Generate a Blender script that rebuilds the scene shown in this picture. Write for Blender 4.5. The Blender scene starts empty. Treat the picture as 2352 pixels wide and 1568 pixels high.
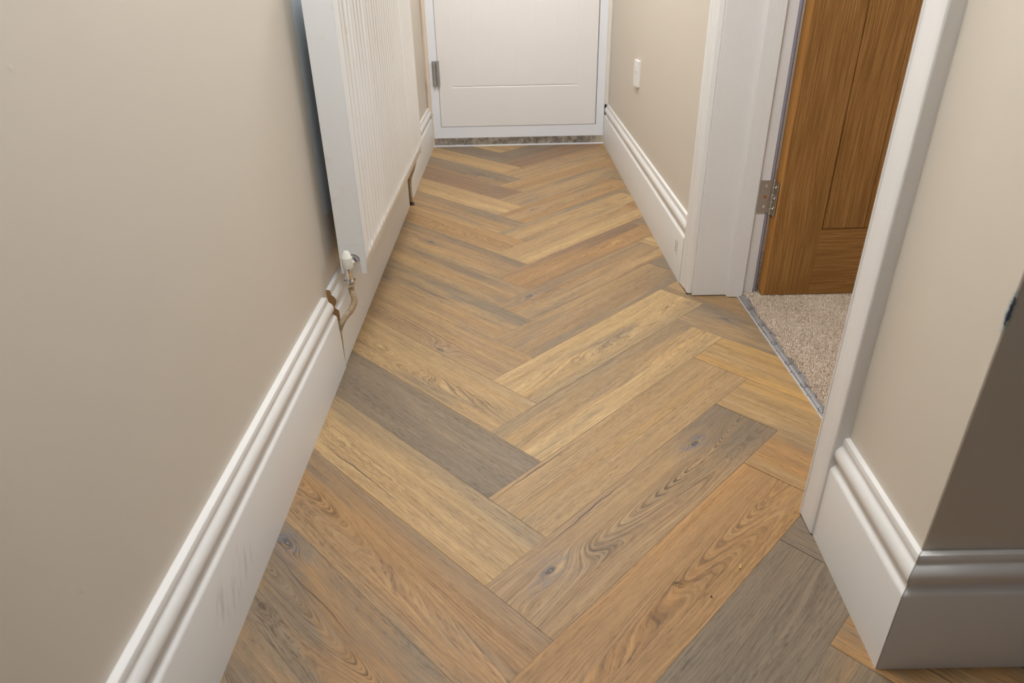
import bpy, bmesh, math, random
from mathutils import Vector, Matrix
random.seed(7)
scn = bpy.context.scene
COL = scn.collection

# ---------------------------------------------------------------- camera
cd = bpy.data.cameras.new('camera'); cam = bpy.data.objects.new('camera', cd); COL.objects.link(cam)
PITCH, YAW, ROLL, F = math.radians(28.7837), math.radians(-0.2411), math.radians(-1.2322), 1571.19
fw = Vector((math.sin(YAW)*math.cos(PITCH), math.cos(YAW)*math.cos(PITCH), -math.sin(PITCH)))
rt = Vector((math.cos(YAW), -math.sin(YAW), 0)); up = rt.cross(fw)
R_ = rt*math.cos(ROLL) + up*math.sin(ROLL); U_ = -rt*math.sin(ROLL) + up*math.cos(ROLL)
m = Matrix((R_, U_, -fw)).transposed().to_4x4(); m.translation = Vector((0, 0, .92)); cam.matrix_world = m
cd.sensor_width = 36; cd.lens = F/2352*36; cd.clip_start = .02
cd.dof.use_dof = True; cd.dof.focus_distance = 1.75; cd.dof.aperture_fstop = 5.0
scn.camera = cam

# ---------------------------------------------------------------- world, lights, exposure
w = bpy.data.worlds.new('world'); scn.world = w; w.use_nodes = True
w.node_tree.nodes['Background'].inputs[0].default_value = (.8, .86, 1, 1)
w.node_tree.nodes['Background'].inputs[1].default_value = 0.10
vs = scn.view_settings; vs.view_transform = 'Standard'; vs.look = 'None'; vs.gamma = 1; vs.use_curve_mapping = False
vs.exposure = 0.17
def light(name, kind, loc, energy, color, size=.1, rot=None, size_y=None):
    d = bpy.data.lights.new(name, kind); o = bpy.data.objects.new(name, d); COL.objects.link(o)
    o.location = loc; d.energy = energy; d.color = color
    if kind == 'POINT': d.shadow_soft_size = size
    if kind == 'AREA':
        d.size = size
        if size_y: d.shape = 'RECTANGLE'; d.size_y = size_y
    if rot: o.rotation_euler = rot
    return o
light('hall_ceiling_light', 'POINT', (-.05, .86, 2.14), 45, (.865, .935, 1.0), .20)
light('hall_far_fill_light', 'POINT', (.05, 2.85, 2.15), 41, (.865, .935, 1.0), .20)  # added unseen light that brightens the front door end
light('room_fill_light', 'POINT', (2.2, 1.9, 2.1), 26, (.93, .96, 1.0), .12)  # added unseen light that fills the carpeted room

# ---------------------------------------------------------------- helpers
def tag(o, label, cat, kind=None, group=None):
    o['label'] = label; o['category'] = cat
    if kind: o['kind'] = kind
    if group: o['group'] = group
    return o
def empty(name, loc, label, cat, kind=None, group=None):
    o = bpy.data.objects.new(name, None); COL.objects.link(o); o.location = loc; o.empty_display_size = .05
    return tag(o, label, cat, kind, group)
def link(name, me, m=None, parent=None, smooth=False):
    o = bpy.data.objects.new(name, me); COL.objects.link(o)
    if m is not None:
        for x in (m if isinstance(m, (list, tuple)) else [m]): me.materials.append(x)
    if parent is not None:
        o.parent = parent
        o.matrix_parent_inverse = Matrix.Translation(-parent.location) if parent.type == 'EMPTY' else Matrix()   # parts keep world coordinates
    if smooth:
        for p in me.polygons: p.use_smooth = True
    return o
def bmobj(name, bm, m=None, parent=None, smooth=False, bevel=0, seg=2):
    if bevel: bmesh.ops.bevel(bm, geom=[e for e in bm.edges if e.is_manifold and e.calc_face_angle(0) > .5], offset=bevel, segments=seg, affect='EDGES', clamp_overlap=True)
    bmesh.ops.recalc_face_normals(bm, faces=bm.faces)
    me = bpy.data.meshes.new(name); bm.to_mesh(me); bm.free()
    o = link(name, me, m, parent)
    if smooth:
        for p in me.polygons: p.use_smooth = True
        try: me.set_sharp_from_angle(angle=math.radians(35))
        except Exception: pass
    return o
def add_box(bm, x0, x1, y0, y1, z0, z1):
    v = [bm.verts.new((x, y, z)) for x in (x0, x1) for y in (y0, y1) for z in (z0, z1)]
    for f in ((0,1,3,2),(4,6,7,5),(0,4,5,1),(2,3,7,6),(0,2,6,4),(1,5,7,3)): bm.faces.new([v[i] for i in f])
def box(name, b, m=None, parent=None, bevel=0, smooth=False):
    bm = bmesh.new(); add_box(bm, *b); return bmobj(name, bm, m, parent, bevel=bevel, smooth=smooth or bevel > 0)
def boxes(name, bs, m=None, parent=None, bevel=0):
    bm = bmesh.new()
    for b in bs: add_box(bm, *b)
    return bmobj(name, bm, m, parent, bevel=bevel)
def add_ring_loft(bm, rings, cap=True):
    R = [[bm.verts.new(p) for p in r] for r in rings]; n = len(R[0])
    for a, b in zip(R, R[1:]):
        for i in range(n): bm.faces.new((a[i], a[(i+1) % n], b[(i+1) % n], b[i]))
    if cap:
        bm.faces.new(R[0][::-1]); bm.faces.new(R[-1])
def frame_for(d):
    d = d.normalized(); a = Vector((0, 0, 1)) if abs(d.z) < .9 else Vector((1, 0, 0))
    s = d.cross(a).normalized(); return s, s.cross(d).normalized()
def add_lathe(bm, base, axis, prof, n=32):
    axis = Vector(axis).normalized(); s, t = frame_for(axis); base = Vector(base)
    add_ring_loft(bm, [[base + axis*h + (s*math.cos(k*2*math.pi/n) + t*math.sin(k*2*math.pi/n))*max(r, 1e-5) for k in range(n)] for r, h in prof])
def catmull(pts, k=8):
    pts = [Vector(p) for p in pts]; P = [pts[0]*2-pts[1]] + pts + [pts[-1]*2-pts[-2]]; out = []
    for i in range(1, len(P)-2):
        for j in range(k):
            t = j/k; a, b, c, d = P[i-1:i+3]
            out.append(.5*((2*b) + (c-a)*t + (2*a-5*b+4*c-d)*t*t + (3*b-a-3*c+d)*t**3))
    return out + [pts[-1]]
def add_tube(bm, pts, r, n=16, jitter=0, k=8):
    pts = catmull(pts, k); rings = []; s = None
    for i, p in enumerate(pts):
        d = (pts[min(i+1, len(pts)-1)] - pts[max(i-1, 0)]).normalized()
        if s is None: s, t = frame_for(d)
        s = (s - d*s.dot(d)).normalized(); t = s.cross(d)
        rr = r(i/(len(pts)-1)) if callable(r) else r
        rings.append([p + (s*math.cos(q*2*math.pi/n) + t*math.sin(q*2*math.pi/n))*(rr + random.uniform(-jitter, jitter)) for q in range(n)])
    add_ring_loft(bm, rings)
def add_extrude(bm, prof, start, end):
    """prof: closed list of (a,b); start/end: functions (a,b)->xyz; lofts between the two outlines"""
    add_ring_loft(bm, [[start(a, b) for a, b in prof], [end(a, b) for a, b in prof]])
def clip_poly(poly, x0, x1, y0, y1):
    for ax, val, sg in ((0, x0, 1), (0, x1, -1), (1, y0, 1), (1, y1, -1)):
        out = []
        for i in range(len(poly)):
            a, b = poly[i-1], poly[i]; da, db = (a[ax]-val)*sg, (b[ax]-val)*sg
            if (da < 0) != (db < 0):
                t = da/(da-db); out.append(tuple(a[j]+(b[j]-a[j])*t for j in range(len(a))))
            if db >= 0: out.append(b)
        poly = out
        if len(poly) < 3: return []
    return poly
def heightgrid(us, vs, fn, mp, depth):
    """closed slab: front relief fn(u,v) mapped by mp(u,v,h); back at -depth"""
    bm = bmesh.new(); nu, nv = len(us), len(vs)
    G = [[bm.verts.new(mp(u, v, fn(u, v))) for v in vs] for u in us]
    for i in range(nu-1):
        for j in range(nv-1): bm.faces.new((G[i][j], G[i+1][j], G[i+1][j+1], G[i][j+1]))
    if depth:
        loop = [(i, 0) for i in range(nu)] + [(nu-1, j) for j in range(1, nv)] + [(i, nv-1) for i in range(nu-2, -1, -1)] + [(0, j) for j in range(nv-2, 0, -1)]
        B = [bm.verts.new(mp(us[i], vs[j], -depth)) for i, j in loop]; n = len(loop)
        for k in range(n):
            a, b = loop[k], loop[(k+1) % n]
            bm.faces.new((G[a[0]][a[1]], G[b[0]][b[1]], B[(k+1) % n], B[k]))
        bm.faces.new(B)
    return bm

# ---------------------------------------------------------------- materials
class N:
    """tiny node-tree builder"""
    def __init__(s, name):
        s.m = bpy.data.materials.new(name); s.m.use_nodes = True; s.t = s.m.node_tree; s.b = s.t.nodes['Principled BSDF']
    def put(s, sock, v):
        if isinstance(v, bpy.types.NodeSocket): s.t.links.new(v, sock)
        elif v is not None:
            if hasattr(sock.default_value, '__len__') and not hasattr(v, '__len__'): v = (v,)*len(sock.default_value)
            if hasattr(v, '__len__') and len(sock.default_value) == 4 and len(v) == 3: v = (*v, 1)
            sock.default_value = v
    def math(s, op, a, b=None, c=None, clamp=False):
        n = s.t.nodes.new('ShaderNodeMath'); n.operation = op; n.use_clamp = clamp
        for i, x in enumerate((a, b, c)):
            if x is not None: s.put(n.inputs[i], x)
        return n.outputs[0]
    def mix(s, f, a, b, mode='MIX'):
        n = s.t.nodes.new('ShaderNodeMix'); n.data_type = 'RGBA'; n.blend_type = mode
        s.put(n.inputs[0], f); s.put(n.inputs[6], a); s.put(n.inputs[7], b); return n.outputs[2]
    def xyz(s, x=0., y=0., z=0.):
        n = s.t.nodes.new('ShaderNodeCombineXYZ')
        for i, v in enumerate((x, y, z)): s.put(n.inputs[i], v)
        return n.outputs[0]
    def sep(s, v):
        n = s.t.nodes.new('ShaderNodeSeparateXYZ'); s.put(n.inputs[0], v); return n.outputs
    def noise(s, vec, scale=1., detail=3., rough=.5, dist=0., out=0):
        n = s.t.nodes.new('ShaderNodeTexNoise'); s.put(n.inputs['Vector'], vec)
        for k, v in (('Scale', scale), ('Detail', detail), ('Roughness', rough), ('Distortion', dist)): s.put(n.inputs[k], v)
        return n.outputs[out]
    def map(s, v, a, b, c=0., d=1., smooth=False):
        n = s.t.nodes.new('ShaderNodeMapRange'); n.interpolation_type = 'SMOOTHSTEP' if smooth else 'LINEAR'
        for i, x in enumerate((v, a, b, c, d)): s.put(n.inputs[i], x)
        return n.outputs[0]
    def pos(s):
        n = s.t.nodes.new('ShaderNodeNewGeometry'); return n.outputs['Position']
    def uv(s):
        n = s.t.nodes.new('ShaderNodeUVMap'); n.uv_map = 'UVMap'; return n.outputs[0]
    def attr(s, name, out='Color'):
        n = s.t.nodes.new('ShaderNodeAttribute'); n.attribute_name = name; return n.outputs[out]
    def bump(s, h, strength=.3, dist=.001):
        n = s.t.nodes.new('ShaderNodeBump'); s.put(n.inputs['Height'], h); n.inputs['Strength'].default_value = strength
        n.inputs['Distance'].default_value = dist; s.t.links.new(n.outputs[0], s.b.inputs['Normal'])
    def set(s, **k):
        for a, v in k.items(): s.put(s.b.inputs[a.replace('_', ' ')], v)
        return s
def vmask(n, p, c, r0, r1):
    """1 inside radius r0 of point c, fading to 0 at r1"""
    d = n.t.nodes.new('ShaderNodeVectorMath'); d.operation = 'DISTANCE'; n.put(d.inputs[0], p); n.put(d.inputs[1], c)
    return n.map(d.outputs['Value'], r0, r1, 1., 0.)
def plain(name, col, rough=.5, metal=0., spec=.5):
    n = N(name); n.set(Base_Color=col, Roughness=rough, Metallic=metal, Specular_IOR_Level=spec); return n.m

def paint(name, col, rough=.4, speck=0., warm=None, grain=None, bumpk=.15, bscale=60):
    n = N(name); p = n.pos()
    c = n.mix(n.math('MULTIPLY', n.noise(p, 5, 3), .25), col, tuple(x*.93 for x in col))
    if warm is not None:
        f = n.map(n.noise(p, 22, 4, .6), .60, .72, 0., .7); c = n.mix(f, c, warm)
    if speck:
        f = n.map(n.noise(p, 240, 2, .5), .74, .80, 0., speck); c = n.mix(f, c, (.12, .09, .07))
    h = n.noise(p, bscale, 3, .6)
    if grain:
        mp = n.t.nodes.new('ShaderNodeMapping'); n.put(mp.inputs[0], p); mp.inputs['Scale'].default_value = grain
        h = n.math('ADD', n.math('MULTIPLY', h, .4), n.noise(mp.outputs[0], 1, 4, .6))
    n.bump(h, bumpk, .002); n.set(Base_Color=c, Roughness=rough, Specular_IOR_Level=.45)
    return n.m
WHITE = (.80, .775, .74)
m_skirt = paint('primed_skirting', (.745, .715, .68), .42, speck=.25)
m_gloss = paint('white_woodwork_gloss', (.80, .775, .755), .3, speck=.1, grain=(160, 160, 5), bumpk=.35)
m_rad = paint('white_radiator_enamel', (.83, .825, .81), .28, warm=(.78, .72, .64), bumpk=.04)
def rib_enamel():
    n = N('white_ribbed_enamel'); p = n.pos(); x, y, z = n.sep(p)
    c = n.mix(n.map(n.noise(p, 22, 4, .6), .60, .72, 0., .7), (.83, .825, .81), (.78, .72, .64))
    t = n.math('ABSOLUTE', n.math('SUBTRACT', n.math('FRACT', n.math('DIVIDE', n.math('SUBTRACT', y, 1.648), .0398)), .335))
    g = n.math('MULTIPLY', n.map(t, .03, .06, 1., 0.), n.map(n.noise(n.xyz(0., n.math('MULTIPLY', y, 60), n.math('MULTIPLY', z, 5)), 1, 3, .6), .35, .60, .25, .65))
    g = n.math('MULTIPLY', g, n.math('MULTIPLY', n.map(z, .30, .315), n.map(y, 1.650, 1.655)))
    c = n.mix(g, c, (.56, .46, .35))                                      # tan lines painted along the ribs, standing in for crease shading
    c = n.mix(n.map(z, .291, .296, 1., 0.), c, (.80, .79, .76))
    n.set(Base_Color=c, Roughness=.28, Specular_IOR_Level=.45); return n.m
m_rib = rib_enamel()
m_door1 = paint('white_door_foil', (.80, .76, .73), .38, grain=(140, 140, 9), bumpk=.18)
m_upvc = paint('white_upvc', (.80, .80, .83), .25, bumpk=.03)
m_plaster = paint('peach_plaster', (.72, .585, .46), .85, speck=.3, bumpk=.9, bscale=90)
m_ceiling = paint('ceiling_paint', (.82, .81, .79), .8)
m_mdf = paint('raw_mdf', (.37, .20, .075), .9, speck=.5, bumpk=.6, bscale=400)
m_plastic = plain('white_plastic', (.82, .80, .77), .25)
m_cap = plain('ivory_valve_cap', (.80, .79, .70), .3)
m_chrome = plain('chrome', (.80, .80, .80), .13, 1.)
m_steel = plain('brushed_steel', (.52, .50, .47), .33, 1.)
m_dullsteel = plain('dull_grey_metal', (.42, .41, .40), .42, .7)
m_black = plain('black_gap_shade', (.01, .01, .012), .8)
m_rubber = plain('grey_rubber_seal', (.26, .245, .30), .5)
m_mark = plain('dark_print', (.05, .045, .045), .6)
m_brass = plain('brass_screw', (.55, .22, .08), .35, 1.)

def wall_mat(name, col, patch=False, chip=None):
    n = N(name); p = n.pos(); x, y, z = n.sep(p)
    c = n.mix(n.math('MULTIPLY', n.noise(p, 2.5, 3), .5), col, tuple(a*.96 for a in col))
    if patch:   # strip of old blue-grey paint left unpainted behind the radiator
        j = n.math('ADD', y, n.math('MULTIPLY', n.math('SUBTRACT', n.noise(n.xyz(0., 0., z), 22, 4, .6), .5), .045))
        f = n.math('MULTIPLY', n.map(j, 1.652, 1.655), n.map(n.math('ADD', y, 0.), 2.84, 2.85, 1., 0.))
        f = n.math('MULTIPLY', f, n.map(n.math('ADD', z, n.math('MULTIPLY', n.noise(p, 40, 2), .02)), .385, .39))
        f = n.math('MULTIPLY', f, n.map(z, .925, .93, 1., 0.))
        g = n.mix(n.noise(n.xyz(n.math('MULTIPLY', y, 120), n.math('MULTIPLY', z, 8), 0.), 1, 3), (.66, .70, .74), (.74, .77, .79))
        c = n.mix(f, c, g)
    if chip:
        q = n.t.nodes.new('ShaderNodeVectorMath'); q.operation = 'MULTIPLY'; n.put(q.inputs[0], p); q.inputs[1].default_value = (1, 1, .2)
        cc = (chip[0], chip[1], chip[2]*.2)
        wob = n.math('MULTIPLY', n.noise(p, 160, 3), .006)
        d = n.t.nodes.new('ShaderNodeVectorMath'); d.operation = 'DISTANCE'; n.put(d.inputs[0], q.outputs[0]); d.inputs[1].default_value = cc
        dd = n.math('ADD', d.outputs['Value'], wob)
        c = n.mix(n.map(dd, .0088, .0098, 1., 0.), c, (.52, .52, .47)); c = n.mix(n.map(dd, .0060, .0070, 1., 0.), c, (.04, .055, .09))
    h = n.math('ADD', n.math('MULTIPLY', n.noise(p, 9, 4, .5), .8), n.math('MULTIPLY', n.noise(p, 220, 3, .6), .12))
    h = n.math('ADD', h, n.map(n.noise(p, 34, 1, .3), .80, .84, 0., .5))
    n.bump(h, .22, .003); n.set(Base_Color=c, Roughness=.52, Specular_IOR_Level=.35)
    return n.m
BEIGE = (.66, .59, .50)
m_wall = wall_mat('beige_wall_paint', BEIGE)
m_wall_left = wall_mat('beige_wall_paint_with_old_grey_strip', BEIGE, patch=True)
m_wall_near = wall_mat('beige_wall_paint_chipped_corner', BEIGE, chip=(.5435, .671, .576))

def lvt_mat():
    n = N('oak_effect_plank'); uv = n.uv(); u, v, _ = n.sep(uv)
    M = n.math
    A, B, G = n.attr('plank_a'), n.attr('plank_b'), n.attr('plank_g')   # two tones and the grey stain colour
    kp = n.sep(n.attr('plank_knot', 'Vector')); k2 = n.sep(n.attr('plank_knot_two', 'Vector'))
    pp = n.sep(n.attr('plank_par', 'Vector')); cr = n.sep(n.attr('plank_crack', 'Vector')); ed_ = n.sep(n.attr('plank_edge', 'Vector'))
    seed = pp[0]; cath = pp[1]; stain = pp[2]
    su = M('ADD', u, M('MULTIPLY', seed, 3.7)); sv = M('ADD', v, M('MULTIPLY', seed, 1.3))
    def nz(a, fu, b, fv, off=0., det=3, ro=.55, dist=0.):
        return n.noise(n.xyz(M('MULTIPLY', a, fu), M('MULTIPLY', b, fv), M('ADD', seed, off)), 1, det, ro, dist)
    def kn(k):
        du2 = M('MULTIPLY', M('SUBTRACT', u, k[0]), .42); dv = M('SUBTRACT', v, k[1])
        r2 = M('ADD', M('MULTIPLY', du2, du2), M('MULTIPLY', dv, dv))
        return r2, M('SQRT', r2), M('MULTIPLY', M('EXPONENT', M('MULTIPLY', r2, -1500.)), k[2])
    # grain field: straight along the board, drifting a little, bending round knots
    warp = M('MULTIPLY', M('SUBTRACT', nz(su, 2.6, sv, 7, 0., 2, .45), .5), M('ADD', .018, M('MULTIPLY', cath, .040)))
    f = M('ADD', v, warp)
    vc = M('SUBTRACT', v, M('MULTIPLY', M('SUBTRACT', nz(su, 1.4, sv, 0, 7., 1), .5), .06))
    cat = M('SUBTRACT', M('MULTIPLY', M('MULTIPLY', vc, vc), 13.), M('MULTIPLY', u, .26))
    catw = M('MULTIPLY', cath, M('EXPONENT', M('MULTIPLY', M('MULTIPLY', vc, vc), -900.)))
    f = M('ADD', M('MULTIPLY', f, M('SUBTRACT', 1., catw)), M('MULTIPLY', M('ADD', cat, M('MULTIPLY', warp, .6)), catw))
    R1, r1, K1 = kn(kp); R2, r2_, K2 = kn(k2)
    for r, K in ((r1, K1), (r2_, K2)):
        f = M('ADD', M('MULTIPLY', f, M('SUBTRACT', 1., K)), M('MULTIPLY', M('MULTIPLY', r, 1.1), K))
    K = M('MAXIMUM', K1, K2)
    # ring lines, thin and broken
    fine = nz(su, 30, f, 260, 0., 2, .6)
    ring = M('POWER', M('ABSOLUTE', M('SINE', M('ADD', M('MULTIPLY', f, 400.), M('MULTIPLY', fine, 3.)))), 7.)
    rm = M('MULTIPLY', ring, n.map(nz(su, 1.6, f, 24, 5.), .42, .62))
    rm = M('MULTIPLY', rm, M('ADD', .30, M('MULTIPLY', M('MAXIMUM', catw, K), .70)))
    # pores: short dashes in rows along the grain, and a very fine straight grain
    por = nz(su, 42, f, 760, 0., 3, .6)
    pm = M('MULTIPLY', n.map(por, .52, .62), n.map(nz(su, 3., f, 75, 9.), .38, .60, .25, 1.))
    sg = nz(su, 7, f, 520, 12., 4, .65)
    # broad tones run in long bands
    big = nz(su, .8, sv, 15, 0., 3, .5)
    base = n.mix(n.map(big, .38, .62, 0., 1., True), A, B)
    band = nz(su, 1.3, f, 48, 2., 4, .6)
    base = n.mix(n.map(band, .36, .70, 0., .55), base, n.mix(1., base, (.70, .66, .62), 'MULTIPLY'))
    st = nz(su, 2.6, sv, 17, 21., 4, .6)
    edge = M('ADD', M('MULTIPLY', ed_[0], n.map(M('ADD', v, M('MULTIPLY', st, .05)), .035, .085, 0., 1., True)),
             M('MULTIPLY', ed_[1], n.map(M('SUBTRACT', v, M('MULTIPLY', st, .05)), -.035, -.085, 0., 1., True)))
    edge = M('ADD', edge, M('MULTIPLY', ed_[2], n.map(M('ADD', u, M('MULTIPLY', st, .3)), .60, .90, 0., 1., True)))
    sm = n.map(M('ADD', st, M('MULTIPLY', stain, .30)), .56, .84, 0., .9, True)
    sm = M('MINIMUM', M('ADD', sm, M('MULTIPLY', edge, .55)), .88)
    base = n.mix(sm, base, G)
    base = n.mix(M('MULTIPLY', n.map(nz(su, 1.1, sv, 22, 33.), .52, .66, 0., 1., True), M('SUBTRACT', .40, M('MULTIPLY', sm, .40))), base, n.mix(1., base, (1.22, 1.10, .86), 'MULTIPLY'))
    blot = nz(su, 22, sv, 70, 4., 4, .65)
    base = n.mix(n.map(blot, .45, .75, 0., .30), base, n.mix(1., base, (.66, .62, .60), 'MULTIPLY'))
    base = n.mix(n.map(sg, .42, .62, .0, .60), base, n.mix(1., base, (.66, .60, .56), 'MULTIPLY'))
    base = n.mix(n.map(sg, .46, .34, .0, .50), base, n.mix(1., base, (1.22, 1.20, 1.15), 'MULTIPLY'))
    dark = n.mix(1., base, (.34, .33, .36), 'MULTIPLY')
    base = n.mix(M('MULTIPLY', rm, 1.), base, dark)
    base = n.mix(M('MULTIPLY', pm, .66), base, dark)
    # knot eye, pale centre and bluish halo
    for R, r, k in ((R1, r1, kp), (R2, r2_, k2)):
        halo = M('MULTIPLY', M('EXPONENT', M('MULTIPLY', R, -1900.)), k[2])
        halo = M('MULTIPLY', halo, n.map(n.noise(n.xyz(M('MULTIPLY', su, 32), M('MULTIPLY', sv, 70), 0.), 1, 4, .6), .42, .62))
        base = n.mix(M('MULTIPLY', halo, .85), base, (.150, .145, .165))
        rr = M('ADD', r, M('MULTIPLY', blot, .004))
        on = n.map(k[2], .3, .6)
        base = n.mix(M('MULTIPLY', M('MULTIPLY', n.map(rr, .0045, .0105, 1., 0., True), on), .85), base, (.060, .050, .050))
        base = n.mix(M('MULTIPLY', M('MULTIPLY', n.map(rr, .0022, .0042, 1., 0.), on), .7), base, (.30, .28, .28))
    # crack: (v position, centre u, strength) of a dark split running with the grain
    cv = M('ADD', cr[0], M('MULTIPLY', M('SUBTRACT', nz(u, 6, u, 0, 0., 4, .6), .5), .022))
    cw = n.map(M('ABSOLUTE', M('SUBTRACT', u, cr[1])), 0., .17, .0019, .0)
    ck = M('MULTIPLY', n.map(M('ABSOLUTE', M('SUBTRACT', v, cv)), M('MULTIPLY', cw, .4), cw, 1., 0.), cr[2])
    base = n.mix(M('MULTIPLY', ck, .9), base, (.05, .035, .038))
    # joint line at plank edges
    hw, L = .0771, .7524
    ev = M('SUBTRACT', hw, M('ABSOLUTE', v)); eu = M('MINIMUM', u, M('SUBTRACT', L, u))
    ed = n.map(M('MINIMUM', ev, eu), .0002, .0008, 1., 0.)
    base = n.mix(M('MULTIPLY', ed, .45), base, (.09, .065, .045))
    h = M('SUBTRACT', M('MULTIPLY', M('SUBTRACT', 1., pm), .5), M('ADD', M('MULTIPLY', rm, .5), M('MULTIPLY', ed, 1.5)))
    n.bump(h, .30, .0007)
    n.set(Base_Color=base, Roughness=n.map(band, .3, .7, .46, .54), Specular_IOR_Level=.38)
    return n.m
m_lvt = lvt_mat()

def oak_mat(name, axis, tone=1., fine=1.):
    n = N(name); p = n.pos(); x, y, z = n.sep(p)
    a, b = (z, x) if axis == 'z' else (x, z)     # a along the grain, b across
    b = n.math('ADD', b, n.math('MULTIPLY', y, .7))
    wob = n.math('MULTIPLY', n.noise(n.xyz(n.math('MULTIPLY', a, 1.3), n.math('MULTIPLY', b, 6), 0.), 1, 2), .05)
    bb = n.math('ADD', b, wob)
    s1 = n.noise(n.xyz(n.math('MULTIPLY', a, 5), n.math('MULTIPLY', bb, 260), 0.), 1, 4, .65)
    s2 = n.noise(n.xyz(n.math('MULTIPLY', a, 2), n.math('MULTIPLY', bb, 28), 3.), 1, 3, .5)
    s3 = n.noise(n.xyz(n.math('MULTIPLY', a, 60), n.math('MULTIPLY', bb, 700), 5.), 1, 2, .5)
    T = lambda *c: tuple(k*tone for k in c)
    c = n.mix(n.map(s2, .32, .68), T(.385, .185, .050), T(.295, .135, .031))
    c = n.mix(n.map(s1, .42, .66, 0., .75*fine), c, T(.150, .062, .013))
    c = n.mix(n.map(s1, .50, .34, 0., .35*fine), c, T(.46, .26, .10))
    c = n.mix(n.map(s3, .60, .72, 0., .4*fine), c, T(.09, .035, .01))
    n.bump(n.math('ADD', s1, n.math('MULTIPLY', s3, .5)), .15, .0006)
    n.set(Base_Color=c, Roughness=.36, Specular_IOR_Level=.45); return n.m
m_oak_v = oak_mat('oak_veneer_upright', 'z'); m_oak_h = oak_mat('oak_veneer_across', 'x')
m_oak_edge = oak_mat('oak_lipping_lit', 'z', 1.45, .25)  # tone raised to paint in the light on the door edge

def dirt_mat():
    n = N('dirty_screed'); p = n.pos(); x, y, z = n.sep(p)
    a = n.noise(p, 35, 5, .65); b = n.noise(p, 150, 3, .6)
    c = n.mix(n.map(a, .35, .65), (.10, .085, .065), (.36, .29, .23)); c = n.mix(n.map(b, .58, .72, 0., .7), c, (.55, .50, .42))
    c = n.mix(n.map(x, .46, .53, 0., .6), c, (.62, .54, .40))
    n.bump(a, .8, .004); n.set(Base_Color=c, Roughness=.9); return n.m
m_dirt = dirt_mat()
def strip_mat():
    n = N('grey_film_metal'); p = n.pos(); x, y, z = n.sep(p)
    a = n.noise(n.xyz(n.math('MULTIPLY', x, 300), n.math('MULTIPLY', y, 9), 0.), 1, 3)
    c = n.mix(n.map(a, .35, .65), (.25, .235, .235), (.36, .345, .345))
    n.set(Base_Color=c, Metallic=.35, Roughness=.42); return n.m
m_strip = strip_mat()
def carpet_mat():
    n = N('beige_carpet_pile'); a = n.attr('tuft'); p = n.pos()
    k = n.noise(p, 9, 3, .5)
    c = n.mix(n.map(k, .35, .65, 0., .35), a, n.mix(1., a, (.80, .74, .70), 'MULTIPLY'))
    n.set(Base_Color=c, Roughness=.95, Specular_IOR_Level=.1); return n.m
m_carpet = carpet_mat()
def pipe_mat():
    n = N('paint_flaked_pipe'); p = n.pos()
    a = n.noise(p, 60, 5, .65); b = n.noise(p, 210, 3, .6)
    c = n.mix(n.map(a, .4, .66), (.62, .50, .34), (.46, .31, .17)); c = n.mix(n.map(b, .58, .68, 0., .9), c, (.20, .11, .06))
    n.bump(a, .7, .002); n.set(Base_Color=c, Roughness=.75); return n.m
m_pipe = pipe_mat()

# ---------------------------------------------------------------- floor: one surface of herringbone planks
S, LL, DY = .107, .532, .2185      # half steps of the herringbone as laid out on the hall floor
PW, PL = .1542, .7524
TAN, GOLD, PINK = (.450, .292, .140), (.555, .373, .175), (.380, .242, .125)
ORNG, GREY, DARK = (.425, .242, .100), (.305, .223, .142), (.210, .156, .108)
GOLD2, RED, STN = (.500, .308, .120), (.290, .180, .102), (.232, .174, .116)
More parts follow.
